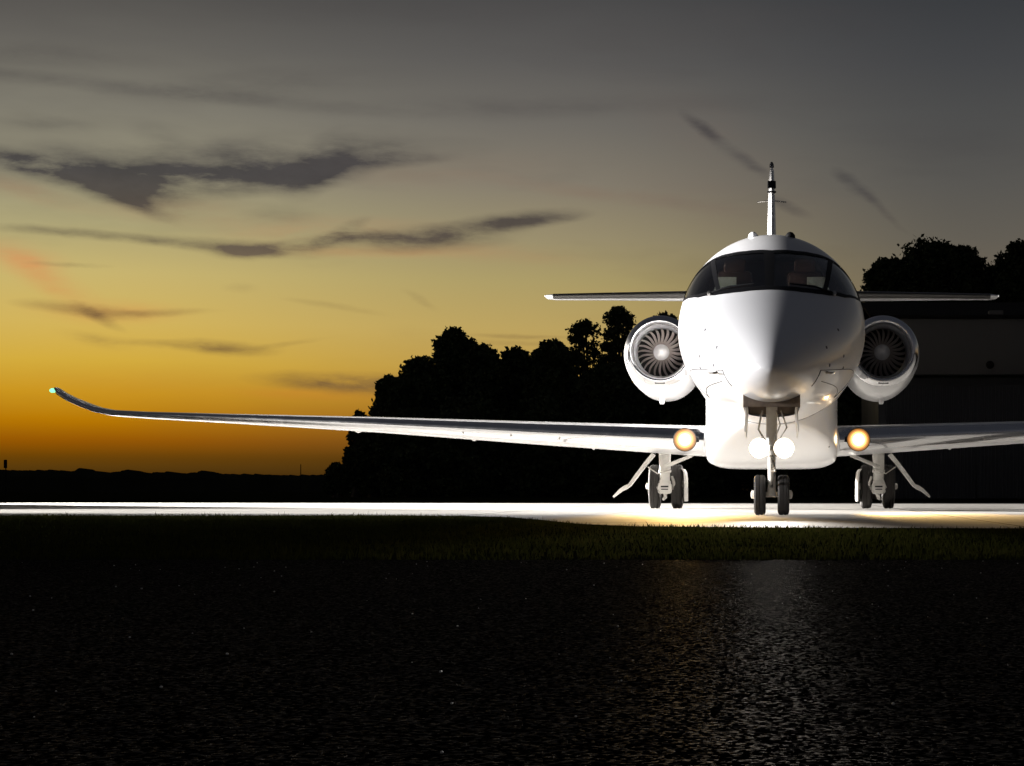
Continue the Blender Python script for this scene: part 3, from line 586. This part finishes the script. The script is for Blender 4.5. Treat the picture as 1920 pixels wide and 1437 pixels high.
for k in (-1, 1):
    q = MB(); q.lathe([(.10, .03), (.06, .09), (0, .112), (-.012, .110)], (k * .13, y - .30, .70), (0, 1, 0), 28); q.build('lamp_housing', M['steel'], ng)
    q = MB(); q.lathe([(0, .105), (-.02, .08), (-.030, 0)], (k * .13, y - .30, .70), (0, 1, 0), 28, True); q.build('taxi_light', M['lampw'], ng)
    q = MB(); q.loft([[(k * (.25 + .02 * i), yy, z) for yy, z in ((y - .75, 1.16 - .30 * i), (y + .45, 1.12 - .30 * i))] + [(k * (.262 + .02 * i), yy, z) for yy, z in ((y + .45, 1.12 - .30 * i), (y - .75, 1.16 - .30 * i))] for i in (0, .5, 1)])
    q.build('gear_door', M['alu'], ng, sharp=40)
q = MB(); q.tube([(-.10, y - .16, 1.1), (-.14, y - .18, .9), (-.05, y - .16, .75)], .012, 6); q.tube([(.10, y - .16, 1.1), (.16, y - .2, .92), (.06, y - .16, .76)], .010, 6); q.tube([(.05, y - .17, 1.1), (.09, y - .19, .95), (.03, y - .17, .8)], .008, 6); q.build('hydraulic_hose', M['steel'], ng)

# ---------------------------------------------------------------- hangar
hy = 58.0
hangar = tag(empty('hangar', (9, hy, 0)), 'dark metal hangar with overhanging fascia and ribbed doors behind the right wing', 'hangar')
q = MB(); x0, x1 = 3.2, 17.5
q.box(((x0 + x1) / 2, hy + 6.5, 1.83), (x1 - x0, 11, 3.66), .03); q.build('wall', M['hdoor'], hangar, sharp=30)
q = MB(); q.box(((x0 + x1) / 2, hy + .4, 4.52), (x1 - x0 + .4, .8, 1.66), .02); q.build('fascia', M['hang'], hangar, sharp=30)
q = MB(); q.loft([[(x0 - .3, hy - .1, 5.36), (x1 + .3, hy - .1, 5.36), (x1 + .3, hy - .1, 5.44), (x0 - .3, hy - .1, 5.44)], [(x0 - .3, hy + 6, 6.3), (x1 + .3, hy + 6, 6.3), (x1 + .3, hy + 6, 6.4), (x0 - .3, hy + 6, 6.4)], [(x0 - .3, hy + 12.2, 5.36), (x1 + .3, hy + 12.2, 5.36), (x1 + .3, hy + 12.2, 5.44), (x0 - .3, hy + 12.2, 5.44)]]); q.build('roof', M['roof'], hangar, sharp=30)
q = MB(); q.box((6.65, hy + .3, 5.50), (.42, .4, .20), .02); q.build('roof_vent', M['hang'], hangar)
q = MB(); q.lathe([(0, .12), (-.08, .11), (-.14, .06), (-.15, 0)], (6.45, hy - .01, 3.98), (0, 1, 0), 16, True); q.build('wall_light', M['roof'], hangar)
nd = 5
for k in range(nd):
    a = x0 + .2 + (x1 - x0 - .4) * k / nd; b_ = a + (x1 - x0 - .4) / nd - .06; V_, F_ = [], []
    n = int((b_ - a) / .11); yo = hy + .98 - (.06 if k % 2 else 0)
    for i in range(n + 1):
        for dxx, dyy in ((0, 0), (.35, 0), (.5, -.035), (.85, -.035)):
            X_ = a + (i + dxx) * (b_ - a) / (n + 1); V_ += [(X_, yo + dyy, .03), (X_, yo + dyy, 3.4)]
    for i in range(len(V_) // 2 - 1): F_.append((2 * i, 2 * i + 2, 2 * i + 3, 2 * i + 1))
    q = MB(); q.add(V_, F_); q.box(((a + b_) / 2, yo + .03, 1.75), (b_ - a, .03, 3.4), .005); q.build('hangar_door', M['hdoor'], hangar, smooth=False)

# ---------------------------------------------------------------- trees
def leafmesh(P, size, seed, name, m, parent):
    r = np.random.default_rng(seed); n = len(P)
    a = r.normal(size=(n, 3)); a /= np.linalg.norm(a, axis=1)[:, None]; b_ = r.normal(size=(n, 3)); b_ -= a * (a * b_).sum(1)[:, None]; b_ /= np.linalg.norm(b_, axis=1)[:, None]
    s = size * r.uniform(.55, 1.3, n)[:, None]; V_ = np.stack([P - a * s, P + b_ * s * .55, P + a * s, P - b_ * s * .55], 1).reshape(-1, 3)
    me = bpy.data.meshes.new(name); me.vertices.add(n * 4); me.vertices.foreach_set('co', V_.ravel()); me.loops.add(n * 4); me.loops.foreach_set('vertex_index', np.arange(n * 4, dtype=np.int32))
    me.polygons.add(n); me.polygons.foreach_set('loop_start', (np.arange(n) * 4).astype(np.int32)); me.update(calc_edges=True); me.validate(); me.materials.append(m)
    o = bpy.data.objects.new(name, me); COL.objects.link(o); o.parent = parent
    o.matrix_parent_inverse = Matrix.Translation(-parent.location); return o
def tree(px, top, hw, y, label, seed, base=930, dens=1.0, open_=0.0, name='tree'):
    r = random.Random(seed); nr = np.random.default_rng(seed)
    bx, _, zt = W(px, top, y); rw = hw * y / F; bot = max(.2, H + (921 - base) * y / F)
    root = tag(empty(name, (bx, y, 0)), label, 'tree' if name == 'tree' else 'bush', 'trees and bushes beyond the apron')
    ht = zt - bot; lobes = []
    rows = max(2, int(ht / (rw * .38)))
    for k in range(rows):
        f = (k + .5) / rows; env = math.sqrt(max(.06, 1 - max(0, (f - .25) / .75) ** 2.2)) * (.82 + .18 * min(1, f / .3))
        m_ = max(3, int((7 if open_ < .5 or f < .78 else 5) * env + 1.5))
        for j in range(m_):
            a = 2 * math.pi * (j + r.random() * .8) / m_ + k; lr = rw * r.uniform(.30, .44) * (.8 + .2 * env) * (1 - .35 * open_)
            rr = max(0, rw * env - lr * .75) * r.uniform(.75, 1.12); zz = bot + ht * (f + r.uniform(-.35, .35) / rows)
            lobes.append((bx + rr * math.cos(a), y + rr * math.sin(a), min(zz, zt - lr * .8), lr))
    for k in range(26):
        f = r.random(); env = math.sqrt(max(.06, 1 - max(0, (f - .25) / .75) ** 2.2)); a = r.uniform(0, 2 * math.pi); lr = rw * r.uniform(.09, .19)
        lobes.append((bx + rw * env * 1.0 * math.cos(a), y + rw * env * math.sin(a), min(bot + ht * (f * .95 + .05), zt - lr * .3), lr))
    lobes.append((bx + rw * .15 * r.uniform(-1, 1), y, zt - rw * .27, rw * .30))
    lobes.append((bx + rw * .35, y, zt - rw * .50, rw * .34)); lobes.append((bx - rw * .35, y, zt - rw * .5, rw * .34))
    P = []
    for (x_, y_, z_, lr) in lobes:
        n = int(1000 * dens * (lr / .8) ** 1.8) + 90
        d = nr.normal(size=(n, 3)); d /= np.linalg.norm(d, axis=1)[:, None]
        bumpy = np.array([noise.noise(Vector((x_ * 3 + q[0] * 2.2, y_ + q[1] * 2.2, z_ * 3 + q[2] * 2.2))) for q in d])
        rad = lr * (nr.random(n) ** .33) * (1 + .55 * bumpy + .16 * nr.normal(size=n))
        keep = (bumpy > -.28 + .3 * open_)
        p = np.array([x_, y_, z_]) + d * rad[:, None] * np.array([1, 1, .82]); P.append(p[keep])
    P = np.concatenate(P); P = P[P[:, 2] > .08]
    crown = leafmesh(P, .115 if open_ < .5 else .095, seed, 'crown', M['leaf'], root)
    q = MB(); tz = bot + ht * .55
    q.tube([(bx, y, -.05), (bx + .1, y, .5), (bx + r.uniform(-.2, .2), y, tz * .5), (bx + r.uniform(-.3, .3), y, tz)], [.26, .19, .14, .07], 9)
    for (x_, y_, z_, lr) in lobes[::2]:
        if z_ > .9: q.tube([(bx, y, max(.5, z_ * .45)), ((bx + x_) / 2 + .1, (y + y_) / 2, z_ * .72), (x_, y_, z_)], [.09, .05, .018], 6)
    q.build('trunk', M['bark'], root)
TREES = [
    (676, 772, 26, 86, 'thin leafy tree at the left end of the tree line, sky showing through', 1, 885, .35, 1.0),
    (733, 706, 40, 84, 'rounded dark tree just left of the tallest left-hand crown, above the wing', 2, 935, 1, 0),
    (790, 672, 62, 86, 'broad dark tree below and left of the knobbly crown', 3, 935, 1, 0),
    (852, 617, 56, 90, 'tall dark tree with a knobbly crown, highest of the left half of the tree line', 4, 935, 1, 0),
    (905, 648, 44, 86, 'dark tree sloping down right of the knobbly crown', 5, 935, 1, 0),
    (965, 655, 60, 88, 'low round-topped dark tree in the dip of the tree line under a thin cloud', 6, 935, 1, 0),
    (1035, 640, 55, 84, 'dark tree right of the dip in the tree line', 7, 935, 1, 0),
    (1097, 598, 46, 88, 'tall open-crowned dark tree with sky gaps, left of the left engine', 8, 935, .7, .9),
    (1160, 575, 44, 86, 'tall dark tree touching the outline of the left engine', 9, 935, .8, .6),
    (1250, 590, 62, 88, 'dark tree behind the left engine beneath the tailplane', 10, 935, 1, 0),
    (1345, 640, 80, 90, 'dark tree behind the left side of the fuselage', 11, 935, .8, 0),
    (1470, 650, 90, 86, 'dark tree right behind the fuselage and nose wheel', 12, 935, .8, 0),
    (1590, 560, 70, 92, 'dark tree behind the right engine', 13, 935, .8, 0),
    (1662, 488, 64, 91, 'dark tree above the right engine, left flank of the great dome', 14, 930, 1, 0),
    (1742, 456, 112, 92, 'great domed dark tree above the right tailplane', 15, 930, 1, 0),
    (1806, 466, 66, 91, 'dark tree on the right shoulder of the great dome', 16, 930, 1, 0),
    (1862, 500, 46, 93, 'lower dark tree filling the notch right of the great dome', 18, 930, 1, 0),
    (1912, 458, 72, 90, 'dark tree rising at the right edge of the picture over the hangar', 17, 930, 1, 0),
]
for a in TREES: tree(*a[:6], a[5] if False else a[5], a[6], a[7], a[8]) if False else tree(a[0], a[1], a[2], a[3], a[4], a[5], a[6], a[7], a[8])
tree(668, 835, 24, 84, 'ragged low tree under the wing at the left foot of the tree line', 21, 905, .6, .8)
tree(700, 795, 32, 83, 'dense low tree filling the left foot of the tree line under the wing', 22, 938, 1, 0)
tree(765, 770, 60, 81, 'dark undergrowth tree below the wing, left of the middle', 23, 938, 1, 0)
tree(880, 750, 75, 81, 'dark undergrowth tree below the knobbly crown', 24, 938, 1, 0)
tree(1010, 750, 75, 81, 'dark undergrowth tree beneath the dip in the tree line', 25, 938, 1, 0)
tree(1140, 690, 75, 81, 'dark undergrowth tree left of the left main wheels', 26, 938, 1, 0)
tree(1300, 770, 80, 80, 'dark undergrowth tree between left main wheels and nose wheel', 28, 938, 1, 0)
tree(1540, 760, 90, 80, 'dark undergrowth tree between nose wheel and right main wheels', 29, 938, 1, 0)
tree(632, 871, 22, 82, 'small round bush left of the tree line on the horizon', 27, 925, 1, 0, name='bush')

# far wood along the horizon
q = MB(); rings = []; r = random.Random(8); nx = 420
for i in range(nx + 1):
    px = -260 + i * 2.6; y = 520; base_top = 881 + (max(px, 0)) * .018 + noise.noise(Vector((px * .018, 3, 0))) * 3 + noise.noise(Vector((px * .09, 7, 0))) * 2.4 + noise.noise(Vector((px * .35, 9, 0))) * 1.5
    for c_, rr_ in ((372, 16), (232, 14), (140, 8)): base_top -= 5 * math.exp(-((px - c_) / rr_) ** 2)
    x_, _, z_ = W(px, base_top, y)
    rings.append([(x_, y, -.5), (x_, y + 1, z_ * .7), (x_, y + 4, z_), (x_, y + 14, z_ * .95), (x_, y + 22, -.5)])
q.loft(rings, cap=True, closed=True); tag(q.build('far_wood', M['farwood'], smooth=False), 'low dark line of far woods along the left horizon', 'wood', kind='stuff')
# a thin mast and a windsock post far off
x_, y_, z_ = W(564, 871, 210); q = MB(); q.tube([(x_, y_, -.1), (x_, y_, z_)], [.07, .04], 8); q.build('mast', M['roof'])
tag(bpy.data.objects['mast'], 'thin dark mast standing on the horizon left of the small bush', 'mast')
x_, y_, z_ = W(11, 862, 200); sgn = tag(empty('marker_post', (x_, y_, 0)), 'dark post with a small board on the horizon at the far left edge', 'post')
q = MB(); q.tube([(x_, y_, -.1), (x_, y_, z_)], .06, 8); q.build('post', M['roof'], sgn)
q = MB(); q.box((x_, y_ - .1, z_ - .45), (.34, .08, .85), .02); q.build('board', M['roof'], sgn)

# stands for the added floodlights, out of view to the left
def flood(x, y, z, aim, label):
    root = tag(empty('unseen_floodlight', (x, y, 0)), label, 'unseen_floodlight')
    q = MB(); q.tube([(x, y, .5), (x, y, z - .15)], .035, 8)
    for k in range(3): a = k * 2.094; q.tube([(x, y, .9), (x + math.cos(a) * .8, y + math.sin(a) * .8, 0)], .025, 6)
    q.build('tripod', M['stand'], root)
    d = (Vector(aim) - Vector((x, y, z))).normalized(); q = MB(); q.lathe([(-.42, .10), (-.36, .22), (-.14, .40), (-.10, .40)], (x, y, z), d, 28, True); q.build('lamp_head', M['stand'], root)
flood(-21, 18.4, 3.8, (0, 21.4, 2.6), 'yellow tripod lamp added out of view to light the nose of the jet')
flood(-44, 24, 11.0, (0, 25.6, .3), 'tall yellow lamp added out of view farthest left, aimed low along the apron')
flood(-23, 45, 3.4, (1, 32, 0), 'yellow tripod lamp added out of view behind the left wingtip, aimed across the apron')
